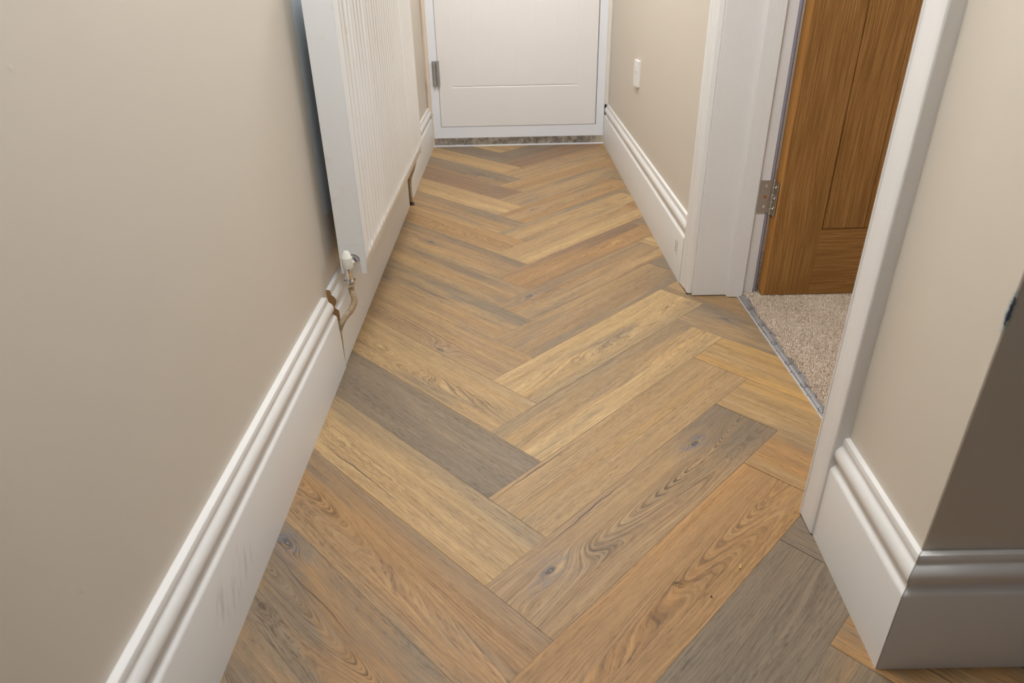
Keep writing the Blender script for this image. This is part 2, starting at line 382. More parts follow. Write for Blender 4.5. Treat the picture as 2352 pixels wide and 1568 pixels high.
# key: (column kind, index) -> tone a, tone b, grey-stain amount, knot (u, v, strength), cathedral, crack (v, u, strength)
NK, NC = (0, 0, 0), (0, 0, 0)
SPEC = {
 ('L', -3): (GREY, PINK, .7, NK, .9, NC),
 ('L', -2): (ORNG, PINK, .55, (.644, .050, 1), 1., (.020, .50, .8)),
 ('L', -1): (ORNG, PINK, .10, NK, .45, NC),
 ('L', 0): (GOLD, TAN, .05, NK, .15, (-.052, .43, 1)),
 ('L', 1): (GREY, DARK, .9, NK, .1, NC),
 ('L', 2): (GOLD, TAN, .0, NK, .5, (-.031, .60, .9)),
 ('L', 3): (TAN, PINK, .05, (.219, -.064, .5), .15, NC),
 ('L', 4): (TAN, PINK, .30, (.60, -.03, .3), .0, (.0, .36, 1)),
 ('L', 5): (PINK, TAN, .3, NK, .1, NC),
 ('L', 6): (PINK, TAN, .35, (.429, -.008, .8), .1, (.03, .62, .8)),
 ('L', 7): (TAN, ORNG, .1, NK, .5, (.0, .52, .7)),
 ('L', 8): (TAN, PINK, .2, NK, .1, (.0, .3, .6)),
 ('L', 9): (GOLD, TAN, .1, NK, .1, (.02, .2, .8)),
 ('L', 10): (RED, RED, .1, (.12, .02, .5), .0, NC),
 ('L', 11): (GREY, PINK, .6, NK, .9, NC),
 ('L', 12): (GOLD, TAN, .0, NK, .1, NC),
 ('L', 13): (DARK, GREY, .9, NK, .3, NC),
 ('L', 14): (GOLD, TAN, .1, NK, .1, NC),
 ('R', -4): (PINK, TAN, .3, NK, .2, NC),
 ('R', -3): (GREY, PINK, .6, NK, .2, NC),
 ('R', -2): (DARK, GREY, 1.25, NK, .15, NC),
 ('R', -1): (ORNG, ORNG, .0, NK, .45, NC),
 ('R', 0): (TAN, PINK, .2, (.102, .020, 1.), .9, (.064, .27, 1)),
 ('R', 1): (TAN, TAN, .0, NK, .05, (.067, .13, 1)),
 ('R', 2): (GOLD, TAN, .10, NK, .15, NC),
 ('R', 3): (GOLD, GOLD, .0, NK, .35, NC),
 ('R', 4): (TAN, PINK, .35, NK, .0, (.043, .37, .9)),
 ('R', 5): (TAN, PINK, .20, (.12, .045, .55), .1, (-.018, .33, .9)),
 ('R', 6): (ORNG, RED, .05, NK, .25, NC),
 ('R', 7): (TAN, GOLD, .0, NK, .0, (-.03, .5, .6)),
 ('R', 8): (GOLD, TAN, .2, NK, .3, (.02, .40, 1)),
 ('R', 9): (TAN, ORNG, .2, (.15, .02, .5), .3, NC),
 ('R', 10): (TAN, TAN, .2, NK, .0, (.01, .3, .5)),
 ('R', 11): (ORNG, TAN, .1, NK, .0, NC),
 ('R', 12): (TAN, PINK, .1, NK, .0, NC),
 ('R', 13): (RED, RED, .0, NK, .0, NC),
 ('R', 14): (DARK, GREY, .8, NK, .0, NC),
 ('S', -3): (ORNG, TAN, .25, NK, .0, (-.02, .10, 1)),
 ('S', -2): (GREY, DARK, 1.25, NK, .3, NC),
 ('S', -1): (ORNG, TAN, .0, NK, .0, NC),
 ('S', 0): (GOLD2, TAN, .0, NK, .0, NC),
 ('S', 1): (GOLD2, TAN, .05, NK, .0, NC),
 ('S', 2): (TAN, GREY, .45, (.10, .028, .5), .0, (-.026, .22, 1)),
 ('S', 3): (PINK, TAN, .45, NK, .0, NC),
 ('S', 4): (GREY, PINK, .8, NK, .5, NC),
 ('S', 5): (GOLD, TAN, .1, NK, .2, NC),
}
# grey-brown stain along the upper edge, the lower edge, the far end
EDGE = {('L', 0): (1, 0, 0), ('L', 1): (.3, .2, 0), ('L', -1): (.8, 0, 0), ('L', -2): (0, .5, .5), ('L', 2): (.35, 0, 0), ('L', 4): (1, 0, 0), ('L', 5): (.5, 0, 0), ('L', 6): (.8, 0, .4),
        ('L', 8): (1, 0, 0), ('R', 0): (0, 0, 1.5), ('R', 2): (1, 0, 0), ('R', 3): (0, .8, 0), ('R', 4): (0, .8, .5), ('R', 5): (.7, 0, 0), ('R', 8): (1, 0, 0), ('R', 10): (.5, .5, 0),
        ('S', 2): (.8, 0, 0), ('R', 1): (0, 0, .3), ('S', -1): (.4, 0, 0), ('R', 6): (.0, .0, .3)}
KNOT2 = {('R', 0): (.585, .032, 1.), ('R', 5): (.20, .02, .35)}
def build_floor():
    rng = random.Random(11)
    verts, faces, uvs, data = [], [], [], []
    regions = ((-.448, .546, -1.5, 4.052), (.546, .699, .99, 1.962), (.546, 2.2, -1.5, .652))
    r2 = 1/math.sqrt(2)
    for kind in 'LRST':
        for k in range(-12, 18):
            if kind == 'L': o, du, dvv = ((-.057+.050)/2, .8705+DY*k), (-r2, r2), (r2, r2)
            elif kind == 'R': o, du, dvv = ((-.057+.050)/2, .7615+DY*k), (r2, r2), (-r2, r2)
            elif kind == 'S': o, du, dvv = ((.4745+.5815)/2, 1.4015+DY*k), (r2, -r2), (r2, r2)
            else: o, du, dvv = (1.062-.0035, .7615+DY*k), (r2, r2), (-r2, r2)
            spec = SPEC.get((kind, k))
            if spec is None:
                spec = (rng.choice((TAN, GOLD, PINK, ORNG)), rng.choice((TAN, GREY, ORNG, PINK)), rng.random()*.8, (rng.random()*.6+.1, rng.uniform(-.04, .04), rng.choice((0, .6))), rng.random()*.8, NC)
            seed = rng.uniform(0, 40); spec = tuple(spec) + (EDGE.get((kind, k), NC), KNOT2.get((kind, k), NK))
            poly = [(o[0]+du[0]*a+dvv[0]*b, o[1]+du[1]*a+dvv[1]*b, a, b) for a, b in ((0, -PW/2), (PL, -PW/2), (PL, PW/2), (0, PW/2))]
            for rg in regions:
                q = clip_poly(poly, *rg)
                if len(q) < 3: continue
                if (q[1][0]-q[0][0])*(q[2][1]-q[0][1])-(q[1][1]-q[0][1])*(q[2][0]-q[0][0]) < 0: q = q[::-1]
                b0 = len(verts); verts += [(p[0], p[1], 0) for p in q]; faces.append(list(range(b0, b0+len(q))))
                uvs += [(p[2], p[3]) for p in q]; data.append((spec, seed))
    nf = len(faces)
    for x0, x1, y0, y1 in regions:      # body of the boards under the printed face
        b0 = len(verts)
        verts += [(x, y, z) for x in (x0, x1) for y in (y0, y1) for z in (-.004, -.0003)]; uvs += [(0, 0)]*24
        for f in ((0,1,3,2),(4,6,7,5),(0,4,5,1),(2,3,7,6),(0,2,6,4),(1,5,7,3)): faces.append([b0+i for i in f])
    me = bpy.data.meshes.new('floor'); me.from_pydata(verts, [], faces)
    uvl = me.uv_layers.new(name='UVMap'); i = 0
    flat = []
    for fi, f in enumerate(faces):
        for vi in f: flat += (uvs[vi] if fi < nf else (0, 0))
    uvl.data.foreach_set('uv', flat)
    def fa(name, get, tp='FLOAT_COLOR'):
        at = me.attributes.new(name, tp, 'FACE'); arr = []
        for fi in range(len(faces)):
            v = get(*data[fi]) if fi < nf else (.3, .2, .12)
            arr += (list(v)+[1]) if tp == 'FLOAT_COLOR' else list(v)
        at.data.foreach_set('color' if tp == 'FLOAT_COLOR' else 'vector', arr)
    fa('plank_a', lambda s, q: s[0]); fa('plank_b', lambda s, q: s[1]); fa('plank_g', lambda s, q: STN)
    fa('plank_knot', lambda s, q: s[3], 'FLOAT_VECTOR'); fa('plank_crack', lambda s, q: s[5], 'FLOAT_VECTOR')
    fa('plank_edge', lambda s, q: s[6], 'FLOAT_VECTOR'); fa('plank_knot_two', lambda s, q: s[7], 'FLOAT_VECTOR')
    fa('plank_par', lambda s, q: (q, s[4], s[2]), 'FLOAT_VECTOR')
    o = link('floor', me, m_lvt)
    return tag(o, 'herringbone floor of grey and golden oak effect planks along the hallway', 'floor', 'structure')
build_floor()

# ---------------------------------------------------------------- shell
H = 2.35
XL, XR, XN = -.469, .560, .558
def xn(y): return .543 + .050*(y-.65)      # the near wall end runs slightly off parallel
def structure(o, label, cat): return tag(o, label, cat, 'structure')
structure(box('wall_left', (XL-.1, XL, -1.6, 4.2, -.02, H), m_wall_left), 'long beige hallway wall on the left, behind the radiator', 'wall')
bm = bmesh.new(); add_box(bm, XR, XR+.18, 1.985, 4.2, -.02, H); add_box(bm, XR, XR+.18, .99, 1.985, 2.02, H)
structure(bmobj('wall_right', bm, m_wall), 'beige hallway wall on the right, between oak door and front door', 'wall')
bm = bmesh.new()
add_ring_loft(bm, [[(xn(.67), .67, z), (.747, .67, z), (.747, .985, z), (xn(.985), .985, z)] for z in (-.02, H)])
add_box(bm, .747, 2.3, .67, .80, -.02, H)
bmesh.ops.bevel(bm, geom=[e for e in bm.edges if all(abs(v.co.x-xn(.67)) < 1e-4 and abs(v.co.y-.67) < 1e-4 for v in e.verts)], offset=.0012, segments=2, affect='EDGES')
structure(bmobj('wall_near', bm, m_wall_near, smooth=True), 'beige wall end with a chipped outer corner nearest the camera', 'wall')
structure(boxes('wall_front', [(XL-.1, XR+.2, 4.15, 4.25, 2.1, H), (XL-.1, XR+.2, 4.2, 4.3, -.02, 2.1)], m_wall), 'beige wall around and above the white front door', 'wall')
structure(box('ceiling', (XL-.1, 3.5, -1.7, 4.3, H, H+.05), m_ceiling), 'white ceiling over the hallway and the room', 'ceiling')
structure(box('wall_room_right', (3.3, 3.4, .8, 3.5, -.02, H), m_wall), 'beige wall across the carpeted room', 'wall')
structure(box('wall_room_far', (.745, 3.3, 3.4, 3.5, -.02, H), m_wall), 'beige wall of the carpeted room behind the oak door', 'wall')
structure(box('wall_room_near', (2.3, 3.3, .70, .80, -.02, H), m_wall), 'beige wall of the carpeted room nearest the camera', 'wall')
structure(boxes('floor_base', [(XL-.1, 3.5, -1.7, 4.3, -.06, -.02)], m_dirt), 'grey screed under the floor coverings', 'floor')

def smudged():
    n = N('primed_skirting_with_scuffs'); p = n.pos(); x, y, z = n.sep(p)
    c = n.mix(n.math('MULTIPLY', n.noise(p, 5, 3), .25), (.745, .715, .68), (.70, .67, .635))
    s_ = n.noise(n.xyz(0., n.math('MULTIPLY', n.math('ADD', y, n.math('MULTIPLY', z, -.35)), 70), n.math('MULTIPLY', z, 14)), 1, 3, .6)
    dy = n.math('DIVIDE', n.math('SUBTRACT', y, .765), .10); dz = n.math('DIVIDE', n.math('SUBTRACT', z, .085), .05)
    m_ = n.map(n.math('ADD', n.math('MULTIPLY', dy, dy), n.math('MULTIPLY', dz, dz)), .3, 1., 1., 0., True)
    c = n.mix(n.math('MULTIPLY', m_, n.map(s_, .50, .68, 0., .55)), c, (.40, .38, .36))
    c = n.mix(n.map(n.noise(p, 240, 2, .5), .74, .80, 0., .25), c, (.12, .09, .07))
    n.bump(n.noise(p, 60, 3, .6), .15, .002); n.set(Base_Color=c, Roughness=.42, Specular_IOR_Level=.45); return n.m
m_smudged = smudged()
# ---------------------------------------------------------------- torus skirting boards
TORUS = [(0, 0), (.020, 0), (.020, .158), (.0188, .1612), (.0168, .1632), (.0130, .1660), (.0112, .1685), (.0108, .1712), (.0120, .1742), (.0155, .1780),
         (.0178, .1828), (.0186, .1880), (.0178, .1935), (.0155, .1982), (.0120, .2018), (.0096, .2040), (.0090, .2065), (.0096, .2090), (.0092, .2130), (.0078, .2175), (0, .2185)]
TORUS = [(d, z if z < .1 else .2185-(.2185-z)*.0672/.0605) for d, z in TORUS]
def skirting(name, pf, sf, ef, label, mat=None):
    """pf: direction 'x'/'y' handled by start/end functions of (d, z)"""
    bm = bmesh.new(); add_extrude(bm, TORUS, sf, ef)
    o = bmobj(name, bm, mat or [m_skirt, m_mdf], smooth=True)
    if mat is None or isinstance(mat, list):         # sawn ends show raw board
        for p in o.data.polygons:
            if len(p.vertices) == len(TORUS): p.material_index = 1
    return structure(o, label, 'skirting board')
def cut1(z): return 1.553 - .08*z if z < .16 else 1.540 - .36*(z-.16)
def cut2(z): return 1.562 + .10*z if z < .155 else 1.5775 - .22*(z-.155)
skirting('baseboard_left', 0, lambda d, z: (XL+d+(d > 0)*.004, -1.5, z), lambda d, z: (XL+d+(d > 0)*.004, cut1(z), z), 'white torus skirting on the left wall, nearest length up to the pipe cut', [m_smudged, m_mdf])
skirting('baseboard_left', 0, lambda d, z: (XL+d+(d > 0)*.001, cut2(z), z), lambda d, z: (XL+d+(d > 0)*.001, 2.925, z), 'white torus skirting under the radiator, with brown raw sawn end')
skirting('baseboard_left', 0, lambda d, z: (XL+d+(d > 0)*.001, 2.975, z), lambda d, z: (XL+d+(d > 0)*.001, 4.0545, z), 'short white torus skirting on the left wall beside the front door')
skirting('baseboard_right', 0, lambda d, z: (XR-d, 2.0466, z), lambda d, z: (XR-d, 4.066, z), 'white torus skirting on the right wall from door casing to front door', [m_skirt, m_skirt])
skirting('baseboard_near', 0, lambda d, z: (xn(.6695-d)-d, .6695-d, z), lambda d, z: (xn(.921)-d, .921, z), 'white torus skirting between near door casing and wall corner')
skirting('baseboard_near', 0, lambda d, z: (xn(.6695-d)-d+.0006, .6689-d, z), lambda d, z: (2.2, .6689-d, z), 'white torus skirting turning the near corner, in shadow')
# small printed stamp and scuffs on the right skirting
bm = bmesh.new()
for i in range(9):
    z = .078 + i*.0045; add_box(bm, .5396, .5402, 2.132, 2.132+random.uniform(.006, .010), z, z+.0020)
for i in range(15):
    z = .074 + i*.0030; add_box(bm, .5396, .5402, 2.113, 2.113+random.uniform(.003, .005), z, z+.0014)
tag(bmobj('printed_stamp', bm, m_mark), 'tiny dark printed stamp on the right skirting by the door casing', 'stamp')

# ---------------------------------------------------------------- door casing, lining, stops
def arch_prof(w, t):
    return [(0, 0), (w, 0), (w, t*.55), (w-.004, t*.80), (w-.010, t*.92), (w-.016, t), (w-.022, t*.97), (w-.024, t*.86), (w-.026, t*.95), (w-.050, t*.90), (.020, t*.82), (.016, t*.74), (.013, t*.80), (.006, t*.80), (.0015, t*.66), (0, t*.5)]
def arch_piece(bm, x, s, y_in, w, t, z0, z1):
    """upright on wall plane x facing -x; y_in opening side, s=+1 extends to +y"""
    add_extrude(bm, arch_prof(w, t), lambda a, b: (x-b, y_in+s*a, z0), lambda a, b: (x-b, y_in+s*a, z1))
DT = 2.02
t1 = empty('trim_1', (.6, 2.0, 0), 'white moulded casing and lining on the hinge side of the oak door', 'door casing', 'structure')
bm = bmesh.new()
yi, yo, X = 1.961, 2.046, XR     # profile read from inner edge to outer edge
PR = [(yi, 0), (yi, .007), (yi+.003, .0125), (yi+.010, .0155), (yi+.013, .0150), (yi+.0145, .0115), (yi+.0175, .0120), (yi+.030, .0135), (yi+.033, .0118), (yi+.036, .0145), (yi+.052, .0165), (yi+.055, .0150), (yi+.058, .0175), (yo-.004, .0180), (yo, .0150), (yo, 0)]
add_extrude(bm, PR, lambda a, b: (X-b, a, .004), lambda a, b: (X-b, a, DT+.06))
bmobj('architrave', bm, m_gloss, t1, smooth=True)
box('lining', (.5605, .7465, 1.947, 1.985, .003, DT), m_gloss, t1, bevel=.0015)
box('door_stop', (.664, .711, 1.933, 1.9475, .002, DT), m_gloss, t1, bevel=.003)
box('architrave', (.7475, .775, 1.995, 2.07, .012, DT+.06), m_gloss, t1, bevel=.002)
bm = bmesh.new(); add_tube(bm, [(.7517, 1.9490, .012), (.7517, 1.9490, 1.0), (.7517, 1.9490, DT)], .0048, 12)
bmobj('draught_seal', bm, m_rubber, t1, smooth=True)
t2 = empty('trim_2', (.6, .97, 0), 'white casing on the latch side of the doorway, nearest the camera', 'door casing', 'structure')
yi2, yo2 = .986, .920
PR2 = [(yi2, 0), (yi2, .007), (yi2-.003, .0135), (yi2-.008, .0170), (yi2-.013, .0180), (yi2-.0145, .0168), (yi2-.050, .0178), (yo2+.006, .0182), (yo2+.0015, .0175), (yo2, .0160), (yo2, 0)]
bm = bmesh.new(); add_extrude(bm, PR2, lambda a, b: (XN-b*1.42, a, .003), lambda a, b: (XN-b*1.42, a, DT+.06)); bmobj('architrave', bm, m_gloss, t2, smooth=True)
box('lining', (.552, .745, .985, 1.000, .003, DT), m_gloss, t2, bevel=.0015)
box('door_stop', (.664, .711, 1.000, 1.012, .003, DT), m_gloss, t2, bevel=.002)
t3 = empty('trim_3', (.6, 1.5, DT), 'white casing across the top of the doorway to the carpeted room', 'door casing', 'structure')
box('lining', (.566, .757, .985, 1.985, DT, DT+.03), m_gloss, t3)
box('architrave', (.542, XR, .92, 2.046, DT+.01, DT+.085), m_gloss, t3)

# ---------------------------------------------------------------- oak door, open into the room
d2 = empty('door_2', (.762, 1.955, .015), 'oak veneer cottage style door standing open into the carpeted room', 'door', 'structure')
YF, YB, DX, DW, DZ, DH = 1.913, 1.955, .7650, .90, .016, 1.98
box('edge_lipping', (DX, DX+.006, YF+.001, YB-.001, DZ, DZ+DH), m_oak_edge, d2, bevel=.0008)['label'] = 'oak lipping on the hinge edge, light painted into its paler tone'
box('stile', (DX+.006, DX+.142, YF, YB, DZ, DZ+DH), m_oak_v, d2, bevel=.0006)
box('stile', (DX+DW-.142, DX+DW, YF, YB, DZ, DZ+DH), m_oak_v, d2, bevel=.0006)
box('bottom_rail', (DX+.1422, DX+DW-.1422, YF, YB, DZ, .2225), m_oak_h, d2, bevel=.0006)
box('top_rail', (DX+.1422, DX+DW-.1422, YF, YB, DZ+DH-.14, DZ+DH), m_oak_h, d2, bevel=.0006)
gx = [DX+.142 + .1265*i for i in range(6)]; x0, x1 = DX+.1422, DX+DW-.1422
us = [x0, x0+.004, x0+.0045]
for g in gx[1:-1]: us += [g-.003, g, g+.003]
us = sorted(set([u for u in us if u < x1-.006] + [x1-.0045, x1-.004, x1])); vz = [.2228, .2268, .2273, DZ+DH-.15, DZ+DH-.1455, DZ+DH-.1402]
def fo(u, v):
    if u < x0+.0042 or u > x1-.0042 or v < .2270 or v > DZ+DH-.145: return -.005
    for g in gx[1:-1]:
        if abs(u-g) < .001: return -.0045
    return -.0015
bmobj('boarded_panel', heightgrid(us, vz, fo, lambda u, v, h: (u, YF-h, v), .03), m_oak_v, d2)
# butt hinge
bm = bmesh.new()
hz0, hz1 = .262, .366
add_box(bm, .7205, .7535, 1.9432, 1.9456, hz0+.006, hz1-.002)
kx, ky = .7580, 1.9425
for i in range(5):
    a = hz0 + (hz1-hz0)*i/5; b = hz0 + (hz1-hz0)*(i+1)/5 - .0012
    add_lathe(bm, (kx, ky, a), (0, 0, 1), [(.0040, 0), (.0046, .0006), (.0046, b-a-.0006), (.0040, b-a)], 20)
add_lathe(bm, (kx, ky, hz0-.002), (0, 0, 1), [(.002, 0), (.0032, .001), (.0032, hz1-hz0+.003), (.002, hz1-hz0+.004)], 16)
add_box(bm, .7600, .7622, 1.9150, 1.9420, hz0+.002, hz1-.004)
hgo = bmobj('hinge', bm, m_steel, d2, smooth=True)
for i, z in enumerate((.287, .316, .348)):
    for pos, ax in (((.737, 1.9434, z), (0, -1, 0)), ((.7602, 1.929, z), (-1, 0, 0))):
        bm = bmesh.new(); add_lathe(bm, pos, ax, [(.0046, 0), (.0046, .0006), (.0034, .0012), (.0030, .0003), (.0001, .0002)], 18)
        s = bmobj('screw', bm, m_brass if (i == 1 and ax[1]) else m_chrome, hgo, smooth=True)
        if i == 1 and ax[1]: s['label'] = 'reddish brass screw head'

# ---------------------------------------------------------------- threshold strip and carpet
th = empty('threshold_strip', (.715, 1.45, 0), 'grey metal threshold strip printed with dark marks between planks and carpet', 'threshold strip')
bm = bmesh.new()
pr = [(.6985, 0), (.6985, .0032), (.6995, .0038), (.7000, .0030), (.7050, .0034), (.7090, .0062), (.7250, .0066), (.7290, .0045), (.7290, 0)]
add_extrude(bm, pr, lambda a, b: (a, 1.000, b), lambda a, b: (a, 1.945, b)); bmobj('film_covered_bar', bm, m_strip, th)
box('bright_edge', (.6962, .6984, 1.000, 1.945, 0, .0038), plain('bright_aluminium', (.78, .78, .79), .35, .4), th)['label'] = 'bright silver edge'
def zt(x):
    for (a, b), (c, d) in zip(pr[2:], pr[3:]):
        if a <= x <= c: return b+(d-b)*(x-a)/max(c-a, 1e-6)
    return .0045
def arc(bm, cx, cy, r, a0, a1, wd, ry=None, rot=0):
    n = 10; pts = []
    for i in range(n+1):
        t = math.radians(a0+(a1-a0)*i/n); px, py = r*math.cos(t), (ry or r)*math.sin(t)
        c, s = math.cos(rot), math.sin(rot); pts.append((cx+px*c-py*s, cy+px*s+py*c))
    for (ax, ay), (bx, by) in zip(pts, pts[1:]):
        d = Vector((bx-ax, by-ay, 0)); 
        if d.length < 1e-7: continue
        q = Vector((-d.y, d.x, 0)).normalized()*wd/2
        bm.faces.new([bm.verts.new((x, y, zt(x)+.00025)) for x, y in ((ax-q.x, ay-q.y), (bx-q.x, by-q.y), (bx+q.x, by+q.y), (ax+q.x, ay+q.y))])
bm = bmesh.new(); W = .0014
for i in range(9):
    cy = 1.842 - .1075*i + .002
    # double-arc emblem on the centre line
    arc(bm, .7085, cy+.004, .0070, 20, 200, W); arc(bm, .7085, cy-.001, .0045, 30, 190, W)
    arc(bm, .7060, cy-.003, .0075, 150, 280, W); arc(bm, .7115, cy-.003, .0030, -60, 200, W); arc(bm, .7095, cy-.007, .0030, 120, 330, W*1.4)
    arc(bm, .7135, cy-.008, .0022, 0, 300, W)
    # corner-like letter with a stop near the bright edge
    cy2 = cy - .046
    arc(bm, .7020, cy2+.003, .0028, 20, 190, W); arc(bm, .7000, cy2, .0030, 100, 200, W); arc(bm, .7048, cy2-.004, .0010, 0, 360, W)
    # bracket and dash beside the carpet
    cy3 = cy - .058
    arc(bm, .7200, cy3+.004, .0062, 95, 250, W); arc(bm, .7195, cy3+.002, .0030, 60, 200, W*1.6)
bmobj('printed_mark', bm, m_mark, th)
def build_carpet():
    rng = random.Random(5); V, Fc, colr = [], [], []
    def edge(y): return .7215 + .0035*math.sin(y*31) + .0022*math.sin(y*83+1) + .0015*math.sin(y*190)
    pal = ((.89, .75, .61), (.82, .67, .53), (.93, .82, .70), (.64, .50, .39), (.91, .78, .64))
    y = 1.003; jog = lambda: rng.uniform(-.0013, .0013)
    while y < 2.3:
        x = edge(y)
        xm = 1.45 if y < 1.95 else .90; fine = y < 1.93; step = .00265 if fine else .006
        x_start = x if y < 1.944 else .762
        x = x_start
        while x < xm:
            px, py = x+jog(), y+jog(); c = rng.choice(pal); k = rng.uniform(.86, 1.1); c = tuple(q*k for q in c)
            near = px < x_start + .010
            sc = 1. if fine and x < 1.16 else 2.0; h = rng.uniform(.0095, .0140) * (.85 if near else 1); r = rng.uniform(.0013, .0019)*sc; a = rng.uniform(0, 6.28)
            lx, ly = rng.gauss(0, .0018) - (.0025 if near else 0), rng.gauss(0, .0018)
            b = len(V)
            for (rr, hh, q) in ((r*.9, 0, 0), (r, h*.62, .6), (r*.62, h*.93, 1)):
                for j in range(3):
                    t = a + j*math.pi*2/3 + q*1.5; V.append((px+math.cos(t)*rr+lx*q, py+math.sin(t)*rr+ly*q, .003+hh))
            for l in (0, 3):
                for j in range(3): Fc.append((b+l+j, b+l+(j+1) % 3, b+l+3+(j+1) % 3, b+l+3+j)); colr.append(c)
            Fc.append((b+6, b+7, b+8)); colr.append(c)
            x += step * (1.0 if x < 1.16 else 2.2)
        y += step
    b = len(V); V += [(.7235, 1.002, .0045), (3.3, 1.002, .0045), (3.3, 3.4, .0045), (.762, 3.4, .0045), (.762, 1.944, .0045), (.7235, 1.944, .0045)]; Fc.append(tuple(range(b, b+6))); colr.append((.45, .34, .265))
    b = len(V); V += [(.762, .8, .0045), (3.3, .8, .0045), (3.3, 1.002, .0045), (.762, 1.002, .0045)]; Fc.append(tuple(range(b, b+4))); colr.append((.45, .34, .265))
    me = bpy.data.meshes.new('carpet'); me.from_pydata(V, [], Fc)
    at = me.attributes.new('tuft', 'FLOAT_COLOR', 'FACE'); arr = []
    for c in colr: arr += [c[0], c[1], c[2], 1]
    at.data.foreach_set('color', arr)
    return tag(link('carpet', me, m_carpet), 'beige twist pile carpet in the room under the open oak door', 'carpet', 'stuff')
build_carpet()

# ---------------------------------------------------------------- front door
d1 = empty('door_1', (.05, 4.08, 0), 'white front door with grooved panel and white frame at the hall end', 'door', 'structure')
FY = 4.075
fr = bmesh.new()
fo_, fi_ = (-.447, .540), (-.400, .494); zb0, zb1, ztop = .043, .107, 2.10
def frame_seg(bm, pts): add_ring_loft(bm, [[(x, FY-.004, z) for x, z in pts], [(x, FY+.07, z) for x, z in pts]])
frame_seg(fr, [(fo_[0], zb0), (fo_[1], zb0), (fi_[1], zb1), (fi_[0], zb1)])
frame_seg(fr, [(fo_[0], zb0+.0006), (fi_[0], zb1+.0003), (fi_[0], ztop-.06), (fo_[0], ztop)])
frame_seg(fr, [(fi_[1], zb1+.0003), (fo_[1], zb0+.0006), (fo_[1], ztop), (fi_[1], ztop-.06)])
frame_seg(fr, [(fo_[0], ztop), (fi_[0], ztop-.06), (fi_[1], ztop-.06), (fo_[1], ztop)])
bmobj('frame', fr, m_upvc, d1, bevel=.0006)
gxs = [-.320 + .1165*i for i in range(7)]
lx0, lx1, lz0, lz1 = -.3975, .4895, .1095, 2.035
us = {lx0, lx1, -.3215, .381}
for g in gxs: us |= {g-.003, g, g+.003}
us = sorted(u for u in us if lx0 <= u <= lx1)
vz = [lz0, .321, .3255, .330, 1.90, 1.9045, 1.909, lz1]
def fd(u, v):
    ing = any(abs(u-g) < 1e-4 for g in gxs)
    if abs(v-.3255) < 1e-4 and -.322 <= u <= .382: return -.0035
    if abs(v-1.9045) < 1e-4 and -.322 <= u <= .382: return -.0035
    if ing and .33 <= v <= 1.90: return -.0008
    return 0
bmobj('leaf', heightgrid(us, vz, fd, lambda u, v, h: (u, FY-.006-h, v), .04), m_door1, d1)
box('gap_shade_sheet', (fi_[0]+.0005, fi_[1]-.0005, FY+.034, FY+.05, zb1+.001, ztop-.062), m_black, d1)  # black sheet behind the leaf, paints the shade in the gap
bm = bmesh.new()
add_box(bm, -.402, -.389, FY-.020, FY-.004, .331, .466)                      # cover on the leaf
add_box(bm, -.4295, -.405, FY-.009, FY-.003, .333, .464)
for a, b in ((.336, .357), (.441, .462)): add_lathe(bm, (-.417, FY-.014, a), (0, 0, 1), [(.009, 0), (.0105, .001), (.0105, b-a-.001), (.009, b-a)], 24)
add_lathe(bm, (-.417, FY-.014, .356), (0, 0, 1), [(.0085, 0), (.0085, .086)], 24)
add_lathe(bm, (-.417, FY-.014, .3635), (0, 0, 1), [(.0002, .095), (.006, .099), (.0095, .0985)], 24)
bmobj('hinge', bm, m_dullsteel, d1, smooth=True, bevel=0)
box('screed_edge', (XL+.02, .540, 4.066, 4.14, -.002, .044), m_dirt, d1)['label'] = 'dirty grey screed edge under the frame'
box('floor_trim', (-.4475, .540, 4.048, 4.064, 0, .0055), m_upvc, d1, bevel=.0012)['label'] = 'thin white trim at the end of the planks'
# plaster and bead strips beside the front door frame
bm = bmesh.new()
prv = []
for i in range(40):
    z = .185 + (2.1-.185)*i/39; prv.append((z, random.uniform(-.0025, .0025), random.uniform(-.002, .002)))
add_ring_loft(bm, [[(-.4675+a, 4.09, z), (-.4675+a, 4.052+b, z), (-.4565+a, 4.047+b, z), (-.4475+a*.4, 4.051+b, z), (-.4450, 4.09, z)] for z, a, b in prv])
structure(bmobj('trim_4', bm, m_plaster, smooth=True), 'rough peach plaster bead left of the front door frame', 'door trim')
bm = bmesh.new()
add_ring_loft(bm, [[(-.453, 4.085, z), (-.453, 4.056+b, z), (-.4435+a, 4.056+b, z), (-.4425+a, 4.085, z)] for z, a, b in [(.002+.0185*i, random.uniform(-.0012, .0012), random.uniform(-.0015, .001)) for i in range(11)]])
structure(bmobj('trim_5', bm, m_plaster, smooth=True), 'peach filler line at the end of the short left skirting', 'door trim')
bm = bmesh.new()
qp = [(.5595, 4.09), (.5595, 4.050), (.553, 4.0475), (.546, 4.050), (.540, 4.058), (.538, 4.070), (.538, 4.09)]
add_ring_loft(bm, [[(x, y, z) for x, y in qp] for z in (.2190, 2.1)])
structure(bmobj('trim_6', bm, paint('cream_bead', (.76, .70, .62), .5, speck=.2), smooth=True), 'cream upright bead right of the front door frame, above the skirting', 'door trim')

